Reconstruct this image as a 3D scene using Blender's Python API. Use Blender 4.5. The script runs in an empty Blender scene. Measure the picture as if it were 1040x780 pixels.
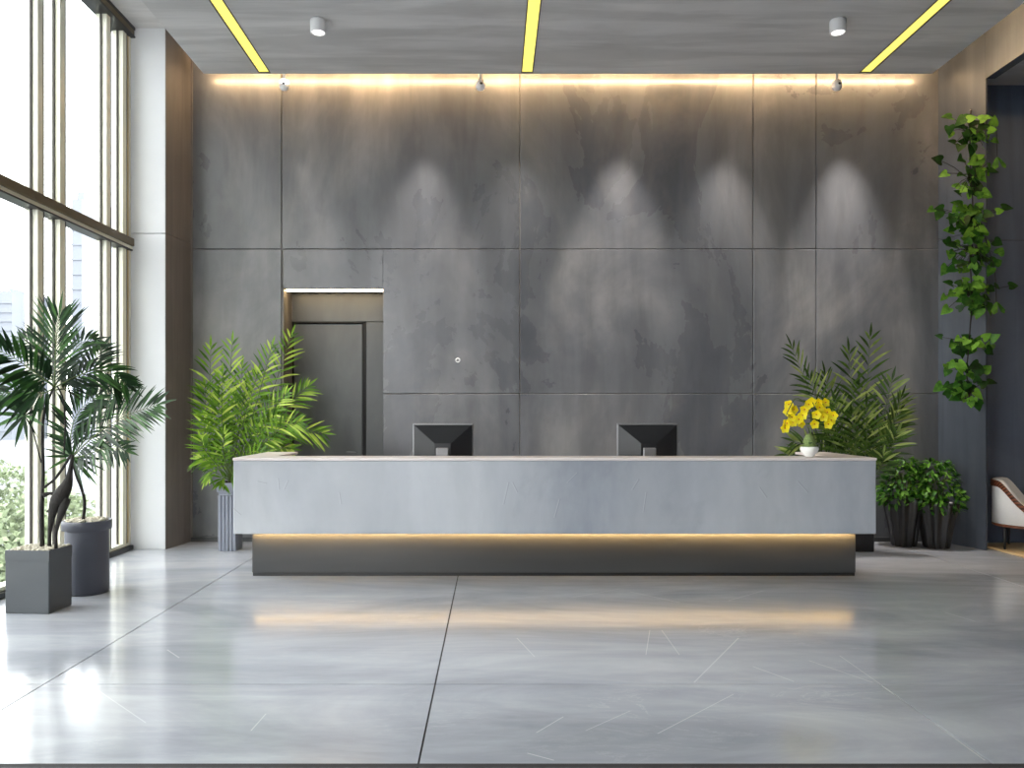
import bpy, math, random
from mathutils import Vector, Matrix, noise as mnoise
random.seed(11)
R = math.radians
V = Vector
sc = bpy.context.scene
COL = sc.collection
EYE = 1.485                      # camera height above the floor
FPX = 800.0                      # focal length in pixels of the 1040 px wide frame

def P(px, py, d):                # point at depth d that projects to a pixel
    return V(((px - 500) * d / FPX, d, EYE - (py - 420) * d / FPX))

def FL(px, py):                  # floor point under a pixel
    d = FPX * EYE / (py - 420)
    return ((px - 500) * d / FPX, d)

# ------------------------------------------------------------------ mesh builder
class MB:
    def __init__(s):
        s.v = []; s.f = []; s.m = []; s.sm = []
    def add(s, vs, fs, mi=0, smooth=False):
        o = len(s.v)
        s.v += [tuple(p) for p in vs]
        for f in fs:
            s.f.append([i + o for i in f]); s.m.append(mi); s.sm.append(smooth)
        return s
    def box(s, x0, x1, y0, y1, z0, z1, mi=0):
        vs = [(x0,y0,z0),(x1,y0,z0),(x1,y1,z0),(x0,y1,z0),(x0,y0,z1),(x1,y0,z1),(x1,y1,z1),(x0,y1,z1)]
        return s.add(vs, [(0,3,2,1),(4,5,6,7),(0,1,5,4),(1,2,6,5),(2,3,7,6),(3,0,4,7)], mi)
    def bbox(s, x0, x1, y0, y1, z0, z1, b=0.008, mi=0):
        # box with all edges chamfered
        xs = (x0, x1); ys = (y0, y1); zs = (z0, z1)
        vs = []; idx = {}
        for i in (0,1):
            for j in (0,1):
                for k in (0,1):
                    sx = b if i == 0 else -b; sy = b if j == 0 else -b; sz = b if k == 0 else -b
                    for ax in range(3):
                        p = [xs[i]+sx, ys[j]+sy, zs[k]+sz]
                        p[ax] = (xs[i], ys[j], zs[k])[ax]
                        idx[(i,j,k,ax)] = len(vs); vs.append(p)
        fs = []
        q = [(0,0),(1,0),(1,1),(0,1)]
        for ax in range(3):
            for e in (0,1):
                c = []
                for a_, b_ in q:
                    t = [a_, b_]; t.insert(ax, e); c.append(idx[(t[0],t[1],t[2],ax)])
                flip = (e == 0) != (ax == 1)
                fs.append(c[::-1] if flip else c)
        # edges
        for ax in range(3):
            o = [a for a in range(3) if a != ax]
            for e0 in (0,1):
                for e1 in (0,1):
                    def key(t_, m_):
                        t = [0,0,0]; t[ax] = t_; t[o[0]] = e0; t[o[1]] = e1
                        return idx[(t[0],t[1],t[2],m_)]
                    fs.append([key(0,o[0]), key(1,o[0]), key(1,o[1]), key(0,o[1])])
        for i in (0,1):
            for j in (0,1):
                for k in (0,1):
                    fs.append([idx[(i,j,k,0)], idx[(i,j,k,1)], idx[(i,j,k,2)]])
        return s.add(vs, fs, mi)
    def lathe(s, prof, c=(0,0,0), n=40, mi=0, smooth=True, mod=None, cap=True):
        vs = []; fs = []
        for (r, z) in prof:
            for i in range(n):
                a = 2*math.pi*i/n
                rr = r*(mod(a, z) if mod else 1)
                vs.append((c[0]+rr*math.cos(a), c[1]+rr*math.sin(a), c[2]+z))
        for k in range(len(prof)-1):
            for i in range(n):
                j = (i+1) % n
                fs.append((k*n+i, k*n+j, (k+1)*n+j, (k+1)*n+i))
        s.add(vs, fs, mi, smooth)
        if cap:
            s.add(vs[:n], [tuple(range(n))[::-1]], mi)
            s.add(vs[-n:], [tuple(range(n))], mi)
        return s
    def tube(s, pts, rad, n=8, mi=0):
        pts = [V(p) for p in pts]
        if not isinstance(rad, (list, tuple)): rad = [rad]*len(pts)
        vs = []; fs = []
        up = V((0.31, 0.91, 0.27)).normalized()
        for i, p in enumerate(pts):
            t = (pts[min(i+1, len(pts)-1)] - pts[max(i-1, 0)]).normalized()
            a = t.cross(up)
            if a.length < 1e-3: a = t.cross(V((1,0,0)))
            a.normalize(); b = t.cross(a)
            for k in range(n):
                g = 2*math.pi*k/n
                vs.append(p + (a*math.cos(g) + b*math.sin(g))*rad[i])
        for i in range(len(pts)-1):
            for k in range(n):
                j = (k+1) % n
                fs.append((i*n+k, i*n+j, (i+1)*n+j, (i+1)*n+k))
        fs.append(tuple(range(n))[::-1]); fs.append(tuple((len(pts)-1)*n+k for k in range(n)))
        return s.add(vs, fs, mi, True)
    def build(s, name, mats, parent=None, label=None, matrix=None):
        me = bpy.data.meshes.new(name)
        me.from_pydata(s.v, [], s.f)
        for m in (mats if isinstance(mats, (list, tuple)) else [mats]): me.materials.append(m)
        me.polygons.foreach_set('material_index', s.m)
        me.polygons.foreach_set('use_smooth', s.sm)
        me.validate(); me.update()
        import bmesh
        bm = bmesh.new(); bm.from_mesh(me)
        bmesh.ops.recalc_face_normals(bm, faces=bm.faces)
        bm.to_mesh(me); bm.free()
        o = bpy.data.objects.new(name, me); COL.objects.link(o)
        if parent is not None:
            o.parent = parent
            w = V((0,0,0)); q = parent
            while q is not None: w += q.location; q = q.parent
            if not parent.get('_local'):
                o.location = -w          # meshes are written in room coordinates
        if label: o['label'] = label
        return o

def catmull(pts, n):
    pts = [V(p) for p in pts]
    if len(pts) == 2: return [pts[0].lerp(pts[1], i/(n-1)) for i in range(n)]
    e = [pts[0]*2-pts[1]] + pts + [pts[-1]*2-pts[-2]]
    out = []; segs = len(pts)-1
    for i in range(n):
        u = i/(n-1)*segs; k = min(int(u), segs-1); t = u-k
        a, b, c, d = e[k:k+4]
        out.append(0.5*((2*b)+(c-a)*t+(2*a-5*b+4*c-d)*t*t+(3*b-a-3*c+d)*t*t*t))
    return out

def thing(name, label, cat, loc=(0,0,0), group=None):
    o = bpy.data.objects.new(name, None); COL.objects.link(o)
    o.location = loc; o.empty_display_size = 0.1
    o['label'] = label; o['category'] = cat
    if group: o['group'] = group
    return o
def tag(o, label, cat, group=None):
    o['label'] = label; o['category'] = cat
    if group: o['group'] = group
    return o
def struct(o, label=None):
    o['kind'] = 'structure'
    if label: o['label'] = label
    return o

# ------------------------------------------------------------------ materials
def srgb(r, g, b):
    f = lambda c: (c/255/12.92) if c/255 <= .04045 else ((c/255+.055)/1.055)**2.4
    return (f(r), f(g), f(b), 1)

class NT:
    def __init__(s, name):
        s.m = bpy.data.materials.new(name); s.m.use_nodes = True
        s.t = s.m.node_tree; s.b = s.t.nodes['Principled BSDF']; s.out = s.t.nodes['Material Output']
    def n(s, typ, **kw):
        o = s.t.nodes.new(typ)
        for k, v in kw.items(): setattr(o, k, v)
        return o
    def l(s, a, b): s.t.links.new(a, b)
    def math(s, op, a, b=None, c=None, clamp=False):
        o = s.n('ShaderNodeMath', operation=op); o.use_clamp = clamp
        for i, x in enumerate((a, b, c)):
            if x is None: continue
            if isinstance(x, (int, float)): o.inputs[i].default_value = x
            else: s.l(x, o.inputs[i])
        return o.outputs[0]
    def vm(s, op, a, b=None, out=0):
        o = s.n('ShaderNodeVectorMath', operation=op)
        for i, x in enumerate((a, b)):
            if x is None: continue
            if isinstance(x, (tuple, list)): o.inputs[i].default_value = x
            else: s.l(x, o.inputs[i])
        return o.outputs[out]
    def coords(s, scale=(1,1,1), rot=(0,0,0), loc=(0,0,0)):
        tc = s.n('ShaderNodeTexCoord'); mp = s.n('ShaderNodeMapping')
        mp.inputs['Scale'].default_value = scale; mp.inputs['Rotation'].default_value = rot; mp.inputs['Location'].default_value = loc
        s.l(tc.outputs['Object'], mp.inputs['Vector']); return mp.outputs[0]
    def noise(s, co, scale, detail=5, rough=.55, dist=0):
        o = s.n('ShaderNodeTexNoise'); o.inputs['Scale'].default_value = scale
        o.inputs['Detail'].default_value = detail; o.inputs['Roughness'].default_value = rough
        o.inputs['Distortion'].default_value = dist
        s.l(co, o.inputs['Vector']); return o.outputs['Fac']
    def ramp(s, fac, stops):
        o = s.n('ShaderNodeValToRGB'); e = o.color_ramp.elements
        while len(e) < len(stops): e.new(.5)
        for i, (p, c) in enumerate(stops): e[i].position = p; e[i].color = c if len(c) == 4 else (*c, 1)
        s.l(fac, o.inputs[0]); return o.outputs[0]
    def mix(s, fac, a, b, typ='MIX'):
        o = s.n('ShaderNodeMix', data_type='RGBA', blend_type=typ)
        for i, x in ((0, fac), (6, a), (7, b)):
            if isinstance(x, (int, float)): o.inputs[i].default_value = x
            elif isinstance(x, (tuple, list)): o.inputs[i].default_value = x
            else: s.l(x, o.inputs[i])
        return o.outputs[2]
    def bump(s, h, st, dist=.01):
        o = s.n('ShaderNodeBump'); o.inputs['Strength'].default_value = st; o.inputs['Distance'].default_value = dist
        s.l(h, o.inputs['Height']); s.l(o.outputs[0], s.b.inputs['Normal'])

def simple(name, col, rough=.5, metal=0, var=.08, scale=14, spec=.5, bump=0):
    t = NT(name); co = t.coords()
    f = t.noise(co, scale)
    a = tuple(c*(1-var) for c in col[:3])+(1,); b = tuple(min(1, c*(1+var)) for c in col[:3])+(1,)
    t.l(t.ramp(f, [(.3, a), (.7, b)]), t.b.inputs['Base Color'])
    t.b.inputs['Roughness'].default_value = rough; t.b.inputs['Metallic'].default_value = metal
    t.b.inputs['Specular IOR Level'].default_value = spec
    if bump: t.bump(f, bump)
    return t.m

def segments(t, co2, segs):
    mask = None
    for (a, b, wd) in segs:
        a = V((a[0], a[1], 0)); b = V((b[0], b[1], 0)); ba = b-a
        pa = t.vm('SUBTRACT', co2, tuple(a))
        h = t.math('DIVIDE', t.vm('DOT_PRODUCT', pa, tuple(ba), 1), ba.length_squared, clamp=True)
        sn = t.n('ShaderNodeVectorMath', operation='SCALE'); sn.inputs[0].default_value = ba; t.l(h, sn.inputs['Scale'])
        ds = t.vm('LENGTH', t.vm('SUBTRACT', pa, sn.outputs[0]), None, 1)
        mk = t.math('SUBTRACT', 1.0, t.math('DIVIDE', ds, wd), clamp=True)
        mask = mk if mask is None else t.math('MAXIMUM', mask, mk)
    return mask
def dk(px, py): return ((px-500)*6.84/800-.54, EYE-(py-420)*6.84/800)
DESK_MARKS = [(dk(a,b), dk(c,d), w) for a,b,c,d,w in ((580,490,575,512,.008),(584,490,589,500,.006),(632,507,627,525,.008),(712,487,706,497,.009),(720,500,717,520,.006),(835,495,842,505,.008),
              (874,489,884,500,.007),(325,489,334,491,.007),(346,486,347,497,.006),(356,488,352,497,.006),(408,500,410,512,.006),(640,490,650,480,.005),(300,516,308,523,.006))]
def concrete(name, dark, mid, light, cloud=.7, stretch=(1,1,1), rough=(.3,.5), streak=None, bump=.04, island=.0, spec=.5, blotch=None, seed=0, smix=.55, marks=None):
    t = NT(name)
    co = t.coords(stretch, loc=(seed, seed*1.7, seed*.6))
    f1 = t.noise(co, cloud, 7, .6, .6)
    col = t.ramp(f1, [(.28, dark), (.5, mid), (.72, light)])
    fine = t.noise(t.coords(), 9, 6, .7)
    col = t.mix(t.math('MULTIPLY', fine, .35), col, mid)
    if streak:
        f2 = t.noise(t.coords(streak, loc=(3+seed, 1, 2)), 1.0, 4, .6, .3)
        s2 = t.ramp(f2, [(.42, (.72,.72,.72,1)), (.6, (1.12,1.12,1.12,1))])
        col = t.mix(smix, col, s2, 'MULTIPLY')
    if blotch:
        f3 = t.noise(t.coords((1,1,.8), loc=(7+seed, 4, 9)), blotch[0], 5, .6, .3)
        m3 = t.ramp(f3, [(blotch[1], (0,0,0,1)), (blotch[1]+.16, (1,1,1,1))])
        col = t.mix(t.math('MULTIPLY', m3, blotch[2]), col, blotch[3])
    if marks:
        sx = t.n('ShaderNodeSeparateXYZ'); t.l(t.coords(), sx.inputs[0])
        cx_ = t.n('ShaderNodeCombineXYZ'); t.l(sx.outputs[0], cx_.inputs[0]); t.l(sx.outputs[2], cx_.inputs[1])
        mk = segments(t, cx_.outputs[0], marks)
        sh = t.vm('ADD', cx_.outputs[0], (.007, .002, 0))
        mk2 = segments(t, sh, marks)
        col = t.mix(t.math('MULTIPLY', mk2, .35), col, srgb(206,208,212))
        col = t.mix(t.math('MULTIPLY', mk, .35), col, srgb(92,96,106))
    if island:
        g = t.n('ShaderNodeNewGeometry')
        k = t.math('MULTIPLY_ADD', g.outputs['Random Per Island'], island*2, 1-island)
        cb = t.n('ShaderNodeCombineColor')
        for i in range(3): t.l(k, cb.inputs[i])
        col = t.mix(1.0, col, cb.outputs[0], 'MULTIPLY')
    t.l(col, t.b.inputs['Base Color'])
    t.l(t.ramp(f1, [(.3, (rough[0],)*3), (.7, (rough[1],)*3)]), t.b.inputs['Roughness'])
    t.b.inputs['Specular IOR Level'].default_value = spec
    if bump: t.bump(fine, bump)
    return t.m

def emit(name, col, st):
    t = NT(name)
    t.b.inputs['Base Color'].default_value = (col[0]*.4,col[1]*.4,col[2]*.4,1)
    t.b.inputs['Emission Color'].default_value = (*col, 1); t.b.inputs['Emission Strength'].default_value = st
    return t.m

def leafmat(name, a, b, c, rough=.45, scale=9, trans=.25):
    t = NT(name)
    f = t.noise(t.coords(), scale, 3)
    g = t.n('ShaderNodeNewGeometry')
    k = t.math('ADD', t.math('MULTIPLY', f, .5), t.math('MULTIPLY', g.outputs['Random Per Island'], .55))
    col = t.ramp(k, [(.2, a), (.5, b), (.8, c)])
    t.l(col, t.b.inputs['Base Color'])
    t.b.inputs['Roughness'].default_value = rough; t.b.inputs['Specular IOR Level'].default_value = .3
    tr = t.n('ShaderNodeBsdfTranslucent'); t.l(col, tr.inputs['Color'])
    mx = t.n('ShaderNodeMixShader'); mx.inputs[0].default_value = trans
    t.l(t.b.outputs[0], mx.inputs[1]); t.l(tr.outputs[0], mx.inputs[2]); t.l(mx.outputs[0], t.out.inputs[0])
    return t.m

M = {}
M['wall'] = concrete('dark_polished_concrete', srgb(73,76,83), srgb(107,108,111), srgb(148,145,143), cloud=.62, stretch=(1,1,.7),
                     rough=(.22,.40), streak=(3.4,3.4,.55), bump=.03, island=.08, blotch=(.8,.54,.3,srgb(160,156,153)))
M['right'] = concrete('blue_grey_concrete', srgb(62,68,78), srgb(78,84,94), srgb(98,102,108), cloud=.8, rough=(.4,.55), streak=(6,6,.3), bump=.03)
M['alcove'] = concrete('navy_plaster', srgb(74,83,102), srgb(88,99,119), srgb(102,113,131), cloud=.6, rough=(.5,.65), streak=(4,4,.25), bump=.02, seed=4)
M['ceiling'] = concrete('ceiling_concrete', srgb(178,178,178), srgb(205,205,204), srgb(220,219,217), cloud=.6, stretch=(.6,1.6,1), rough=(.5,.65), streak=(.5,4.5,1), bump=.05,
                        blotch=(.55,.66,.5,srgb(70,72,74)))
M['white'] = simple('white_wall_panel', srgb(218,220,223), .5, var=.02, scale=2)
M['brown'] = concrete('warm_lit_plaster', srgb(104,98,94), srgb(116,110,105), srgb(128,121,116), cloud=1, rough=(.5,.6), streak=(5,5,.3), bump=.02)  # brown tone paints in warm light on pier side and niche jamb
M['joint'] = simple('dark_joint', srgb(40,40,42), .8)  # dark grout and backing behind the panel joints
M['joint_light'] = simple('joint_bevel_highlight', srgb(168,164,160), .6)  # pale joint backing, bevel highlights painted in
M['desk'] = concrete('pale_desk_concrete', srgb(128,134,145), srgb(168,172,179), srgb(192,195,199), cloud=.5, stretch=(1.1,1,.5), rough=(.3,.42), streak=(1.2,1,.35), smix=.3, bump=.03, seed=2,
                     blotch=(1.6,.60,.30,srgb(112,118,130)), marks=DESK_MARKS)
M['ledge'] = simple('off_white_counter_top', srgb(226,216,214), .3, var=.02)
M['plinth'] = concrete('charcoal_plinth', srgb(54,56,58), srgb(62,64,66), srgb(70,71,73), cloud=1, stretch=(.3,1,3), rough=(.35,.5), bump=.02)
M['gap'] = simple('black_shadow_gap', srgb(12,12,13), .7)
M['black'] = simple('black_plastic', srgb(26,27,29), .4)
M['charcoal'] = simple('charcoal_planter', srgb(72,76,80), .45, var=.05, scale=4)
M['charcoal_blue'] = simple('slate_planter', srgb(78,80,90), .4, var=.05, scale=4)
M['greypot'] = simple('grey_fluted_pot', srgb(126,130,142), .5, var=.05, scale=4)
M['blackpot'] = simple('black_pot', srgb(38,38,40), .35, var=.1)
M['soil'] = simple('dark_soil', srgb(46,38,30), .95, var=.4, scale=60, bump=.4)
M['pebble'] = simple('pale_pebbles', srgb(196,190,172), .7, var=.25, scale=25)
M['whitepot'] = simple('white_ceramic', srgb(240,240,236), .2, var=.01)
M['moss'] = simple('green_moss', srgb(120,140,84), .9, var=.3, scale=70, bump=.4)
M['silver'] = simple('brushed_silver', srgb(140,140,142), .35, metal=.6, var=.03)
M['screenback'] = simple('dark_monitor_shell', srgb(27,28,31), .32, var=.06)
M['screen'] = simple('black_screen', srgb(12,12,14), .1)
M['white_metal'] = simple('white_lamp_metal', srgb(238,238,238), .35, var=.01)
M['door'] = concrete('door_grey', srgb(84,86,87), srgb(96,98,99), srgb(106,107,108), cloud=.8, rough=(.35,.45), streak=(2,2,.4), bump=.02, seed=5)
M['cream'] = simple('cream_aluminium', srgb(236,234,214), .4, var=.03, scale=1.2)
M['cream2'] = simple('pale_grey_aluminium', srgb(228,225,212), .4, var=.03, scale=1.2)
M['gold'] = simple('gold_aluminium', srgb(205,180,125), .4, var=.04, scale=1.2)
M['gasket'] = simple('dark_gasket', srgb(62,58,52), .6)
M['bronze'] = simple('bronze_rail', srgb(96,84,58), .45, var=.12, scale=2)
M['leather'] = None
M['trunk'] = simple('dark_bark', srgb(34,31,28), .8, var=.35, scale=40, bump=.5)
M['stem'] = simple('green_stem', srgb(78,98,44), .5, var=.15)
M['palm_dark'] = leafmat('dark_palm_leaf', srgb(14,32,16), srgb(28,58,28), srgb(66,108,46), trans=.15)
M['palm_lime'] = leafmat('lime_palm_leaf', srgb(50,86,16), srgb(112,156,34), srgb(192,212,92), trans=.3)
M['palm_olive'] = leafmat('olive_palm_leaf', srgb(36,58,20), srgb(76,106,38), srgb(164,178,100), trans=.25)
M['vine'] = leafmat('vine_leaf', srgb(12,30,10), srgb(44,92,26), srgb(128,182,64), scale=14, trans=.2)
M['bush'] = leafmat('bush_leaf', srgb(18,46,12), srgb(60,116,34), srgb(128,180,68), scale=20, trans=.2)
M['petal'] = leafmat('yellow_petal', srgb(250,214,0), srgb(255,232,10), srgb(255,240,60), trans=.15)
M['petal_core'] = simple('orange_flower_heart', srgb(206,120,20), .6)
M['upholstery'] = simple('white_upholstery', srgb(232,230,228), .8, var=.02, bump=.1, scale=60)
M['wood'] = simple('brown_wood', srgb(110,62,38), .45, var=.15, scale=8)
M['rug'] = simple('sand_rug', srgb(206,180,136), .95, var=.08, scale=50, bump=.3)
M['towers'] = simple('hazed_glass_tower', (.175,.19,.22), .6, var=.03, scale=.05)  # distant haze put into the facade colour
M['tree'] = leafmat('hazed_tree_leaf', (.15,.18,.11), (.18,.22,.13), (.22,.26,.15), scale=.6, trans=.2)  # greens greyed and paled, haze painted into the leaves
M['ground'] = simple('pale_paving', (.135,.14,.155), .9, var=.05, scale=.2)
M['led'] = emit('warm_led', (1,.62,.24), 200)
M['led_cove'] = emit('warm_cove_led', (1,.66,.34), 92)
M['led_niche'] = emit('warm_niche_led', (1,.74,.40), 26)
M['strip'] = emit('yellow_strip_diffuser', (1,.90,.20), 1.0)
M['lens'] = emit('downlight_lens', (1,.98,.94), 3)

# woven leather band
t = NT('woven_brown_leather'); co = t.coords()
w = t.n('ShaderNodeTexWave', wave_type='BANDS', bands_direction='DIAGONAL'); w.inputs['Scale'].default_value = 16; w.inputs['Distortion'].default_value = .6
t.l(co, w.inputs['Vector'])
t.l(t.ramp(w.outputs['Fac'], [(.25, srgb(62,30,18)), (.6, srgb(132,72,44))]), t.b.inputs['Base Color']); t.b.inputs['Roughness'].default_value = .5
t.bump(w.outputs['Fac'], .4)
M['leather'] = t.m

# window glass
t = NT('clear_glass')
tr = t.n('ShaderNodeBsdfTransparent'); tr.inputs['Color'].default_value = (.97,.985,.98,1)
gl = t.n('ShaderNodeBsdfGlossy'); gl.inputs['Roughness'].default_value = .02
lw = t.n('ShaderNodeLayerWeight'); lw.inputs['Blend'].default_value = .5
fr = t.math('MULTIPLY_ADD', t.math('POWER', lw.outputs['Facing'], 5.0), .6, .02)
mx = t.n('ShaderNodeMixShader'); t.l(fr, mx.inputs[0]); t.l(tr.outputs[0], mx.inputs[1]); t.l(gl.outputs[0], mx.inputs[2])
t.l(mx.outputs[0], t.out.inputs[0]); M['glass'] = t.m

# polished floor with pale scratches
t = NT('polished_concrete_floor')
co = t.coords()
f1 = t.noise(t.coords((.55,1.5,1), loc=(2,5,0)), .75, 8, .62, .9)
col = t.ramp(f1, [(.28, srgb(148,152,160)), (.5, srgb(174,178,186)), (.7, srgb(194,197,203))])
f2 = t.noise(t.coords((.35,2.4,1), rot=(0,0,R(24)), loc=(8,1,0)), 1.3, 6, .6, .7)
col = t.mix(.5, col, t.ramp(f2, [(.40, (.80,.81,.83,1)), (.6, (1.06,1.06,1.06,1))]), 'MULTIPLY')
f3 = t.noise(t.coords((.5,2.2,1), rot=(0,0,R(-35)), loc=(1,7,0)), 1.1, 8, .65, 1.6)
vein = t.ramp(t.math('ABSOLUTE', t.math('SUBTRACT', f3, .5)), [(.0, (1,1,1,1)), (.012, (0,0,0,1))])
gate = t.ramp(t.noise(t.coords((1,1,1), loc=(5,5,5)), .9, 2), [(.5, (0,0,0,1)), (.66, (1,1,1,1))])
mask = t.math('MULTIPLY', t.math('MULTIPLY', vein, gate), .16)
segs = [((705,693),(750,648),.006),((765,677),(806,692),.006),((822,671),(886,693),.005),((853,666),(900,699),.004),((900,699),(1000,772),.005),
        ((668,745),(745,705),.004),((98,700),(148,734),.004),((545,744),(572,728),.004),((660,640),(656,665),.004),((525,648),(543,667),.004),
        ((536,765),(562,772),.005),((595,742),(640,722),.003),((640,601),(690,612),.006),((580,607),(630,598),.005),((775,600),(740,610),.005),
        ((960,622),(990,631),.006),((255,742),(270,725),.004),((170,660),(182,668),.006),((690,665),(672,640),.004)]
sep = t.n('ShaderNodeSeparateXYZ'); t.l(co, sep.inputs[0])
cmb = t.n('ShaderNodeCombineXYZ'); t.l(sep.outputs[0], cmb.inputs[0]); t.l(sep.outputs[1], cmb.inputs[1])
mask = t.math('MAXIMUM', mask, t.math('MULTIPLY', segments(t, cmb.outputs[0], [(FL(*a), FL(*b), wd) for a, b, wd in segs]), .5))
col = t.mix(mask, col, srgb(232,233,236))
t.l(col, t.b.inputs['Base Color'])
t.l(t.ramp(f1, [(.3, (.11,)*3), (.7, (.21,)*3)]), t.b.inputs['Roughness'])
t.b.inputs['Specular IOR Level'].default_value = 1.0
t.bump(t.noise(co, 6, 6, .6), .02)
M['floor'] = t.m

# ------------------------------------------------------------------ camera and render settings
cam = bpy.data.cameras.new('camera'); co_ = bpy.data.objects.new('camera', cam); COL.objects.link(co_)
co_.location = (0, 0, EYE); co_.rotation_euler = (R(90), 0, 0)
cam.sensor_width = 36; cam.lens = FPX/1040*36
cam.shift_x = 20/1040; cam.shift_y = 30/1040
cam.clip_end = 2000
sc.camera = co_
sc.view_settings.view_transform = 'Standard'; sc.view_settings.look = 'None'
sc.view_settings.gamma = 1; sc.view_settings.use_curve_mapping = False
sc.view_settings.exposure = 0.1
sc.cycles.use_denoising = True
sc.cycles.max_bounces = 8; sc.cycles.transparent_max_bounces = 12
sc.cycles.sample_clamp_indirect = 6

# ------------------------------------------------------------------ setting: floor
DW = 9.15
m = MB()
xs = [-4.2, -2.46, -.3135, 2.124, 4.56, 9.0]
ys = [-4.0, -2.1, .15, 3.32, 4.32, 6.9, 9.7]
g = .0042
for i in range(len(xs)-1):
    for j in range(len(ys)-1):
        m.box(xs[i]+(0 if (i == 3 and j >= 4) else g), xs[i+1]-(0 if (i == 2 and j >= 4) else g), ys[j]+(g if j not in (5,) else 0), ys[j+1]-(g if j not in (4,) else 0), -.06, 0, 0)
m.box(-4.2, 9.0, -4, 9.7, -.1, -.012, 1)
m.box(-4.2, 9.0, 3.30, 3.34, -.012, .0008, 1)
struct(m.build('floor', [M['floor'], M['joint']]))

# ceiling: upper deck and dropped slab with three light slots
CZ = 5.194; CX0, CX1, CY1 = -3.15, 4.80, 8.60; UZ = 5.70
m = MB()
m.box(-4.2, 5.5, -4, 9.7, UZ, UZ+.12)
strips = [-2.478, .378, 4.055]; SW = .066
edges = [CX0] + [e for s_ in strips for e in (s_-SW, s_+SW)] + [CX1]
for k in range(0, len(edges), 2): m.box(edges[k], edges[k+1], -4, CY1, CZ, UZ)
for s_ in strips:
    m.box(s_-SW, s_+SW, -4, CY1, CZ+.05, UZ); m.box(s_-SW, s_+SW, CY1-.03, CY1, CZ, CZ+.05)
m.box(5.455, 9.0, -4, 9.7, 5.30, 5.42)
struct(m.build('ceiling', M['ceiling']))

# back wall: panels with joints, niche for the door
NX0, NX1, NZ = -2.425, -1.27, 2.9375
colx = [-3.60, -2.447, .32, 3.031, 3.763, 5.25]
rowz = [0, 1.714, 3.395, UZ]
m = MB(); g = .005
for i in range(5):
    for j in range(3):
        x0, x1, z0, z1 = colx[i]+g, colx[i+1]-g, rowz[j]+g, rowz[j+1]-g
        if i == 1 and j in (0, 1):
            x0 = NX1
            if j == 1:
                m.bbox(NX0, NX1, DW, DW+.10, NZ, z1, .004); z1_ = z1
            m.bbox(x0, x1, DW, DW+.10, z0, z1, .004)
        else:
            m.bbox(x0, x1, DW, DW+.10, z0, z1, .004)
m.box(-3.6, NX0-.02, DW+.03, DW+.6, 0, UZ, 1); m.box(NX1, 5.3, DW+.03, DW+.6, 0, UZ, 1); m.box(NX0-.02, NX1, DW+.03, DW+.6, NZ+.01, UZ, 1)
struct(m.build('wall_back', [M['wall'], M['joint_light']]))
# niche lining
NB = DW+.40
m = MB()
m.box(NX0-.02, NX0, DW+.005, NB, 0, NZ, 1)
m.box(NX1, NX1+.01, DW+.005, NB, 0, NZ, 0)
m.box(NX0, NX1, DW+.005, NB, NZ, NZ+.02, 0)
m.bbox(NX0, NX1, NB, NB+.08, 2.60, NZ, .003, 0)
m.bbox(-1.53, NX1, NB, NB+.08, 0, 2.594, .003, 0)
m.box(NX0, NX1, NB+.07, NB+.1, 0, NZ, 2)
struct(m.build('wall_niche', [M['door'], M['brown'], M['joint']]))
dr = bpy.data.objects.new('door_1', None); COL.objects.link(dr); dr.location = (-2.0, NB, 0); struct(dr, 'flush grey door set in the lit niche of the back wall')
m = MB(); m.bbox(-2.412, -1.580, NB+.02, NB+.055, .01, 2.572, .003); m.build('door_leaf', M['door'], dr)
m = MB()
m.box(-2.425, -1.53, NB+.05, NB+.07, 0, 2.60); m.box(-1.572, -1.53, NB-.004, NB+.05, 0, 2.60); m.box(-2.425, -1.53, NB-.004, NB+.05, 2.582, 2.60); m.box(-2.425,-2.416, NB-.004, NB+.05, 0, 2.6)
m.build('door_shadow_gap', M['gap'], dr)  # black bars painted as the shade in the gap around the door
m = MB(); m.tube([(-1.66, NB+.012, 1.02), (-1.66, NB-.04, 1.02), (-1.76, NB-.04, 1.02)], .011); m.build('door_handle', M['silver'], dr)
# niche light
m = MB(); m.box(NX0+.01, NX1-.01, DW+.06, DW+.10, NZ-.018, NZ-.003)
o = m.build('niche_light', M['led_niche']); tag(o, 'warm light strip along the top of the door niche', 'light strip')

# left pier
m = MB(); g = .003
for (z0, z1) in ((0, 3.455-g), (3.455+g, UZ)):
    m.bbox(-4.02, -3.575, 8.61, 8.66, z0, z1, .004, 0)
    a = V((-3.57, 8.612, 0)); b = V((-3.49, DW+.0, 0)); nrm = V((-1, .13, 0)).normalized()*.06
    vs = [(*a.xy, z0), (*b.xy, z0), (*(b+nrm).xy, z0), (*(a+nrm).xy, z0), (*a.xy, z1), (*b.xy, z1), (*(b+nrm).xy, z1), (*(a+nrm).xy, z1)]
    m.add(vs, [(0,3,2,1),(4,5,6,7),(0,1,5,4),(1,2,6,5),(2,3,7,6),(3,0,4,7)], 1)
m.box(-4.0, -3.60, 8.64, 9.1, 0, UZ, 2)
m.box(-3.505, -3.478, DW-.025, DW+.01, 0, UZ, 1)
struct(m.build('wall_left', [M['white'], M['brown'], M['joint']]))

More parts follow.
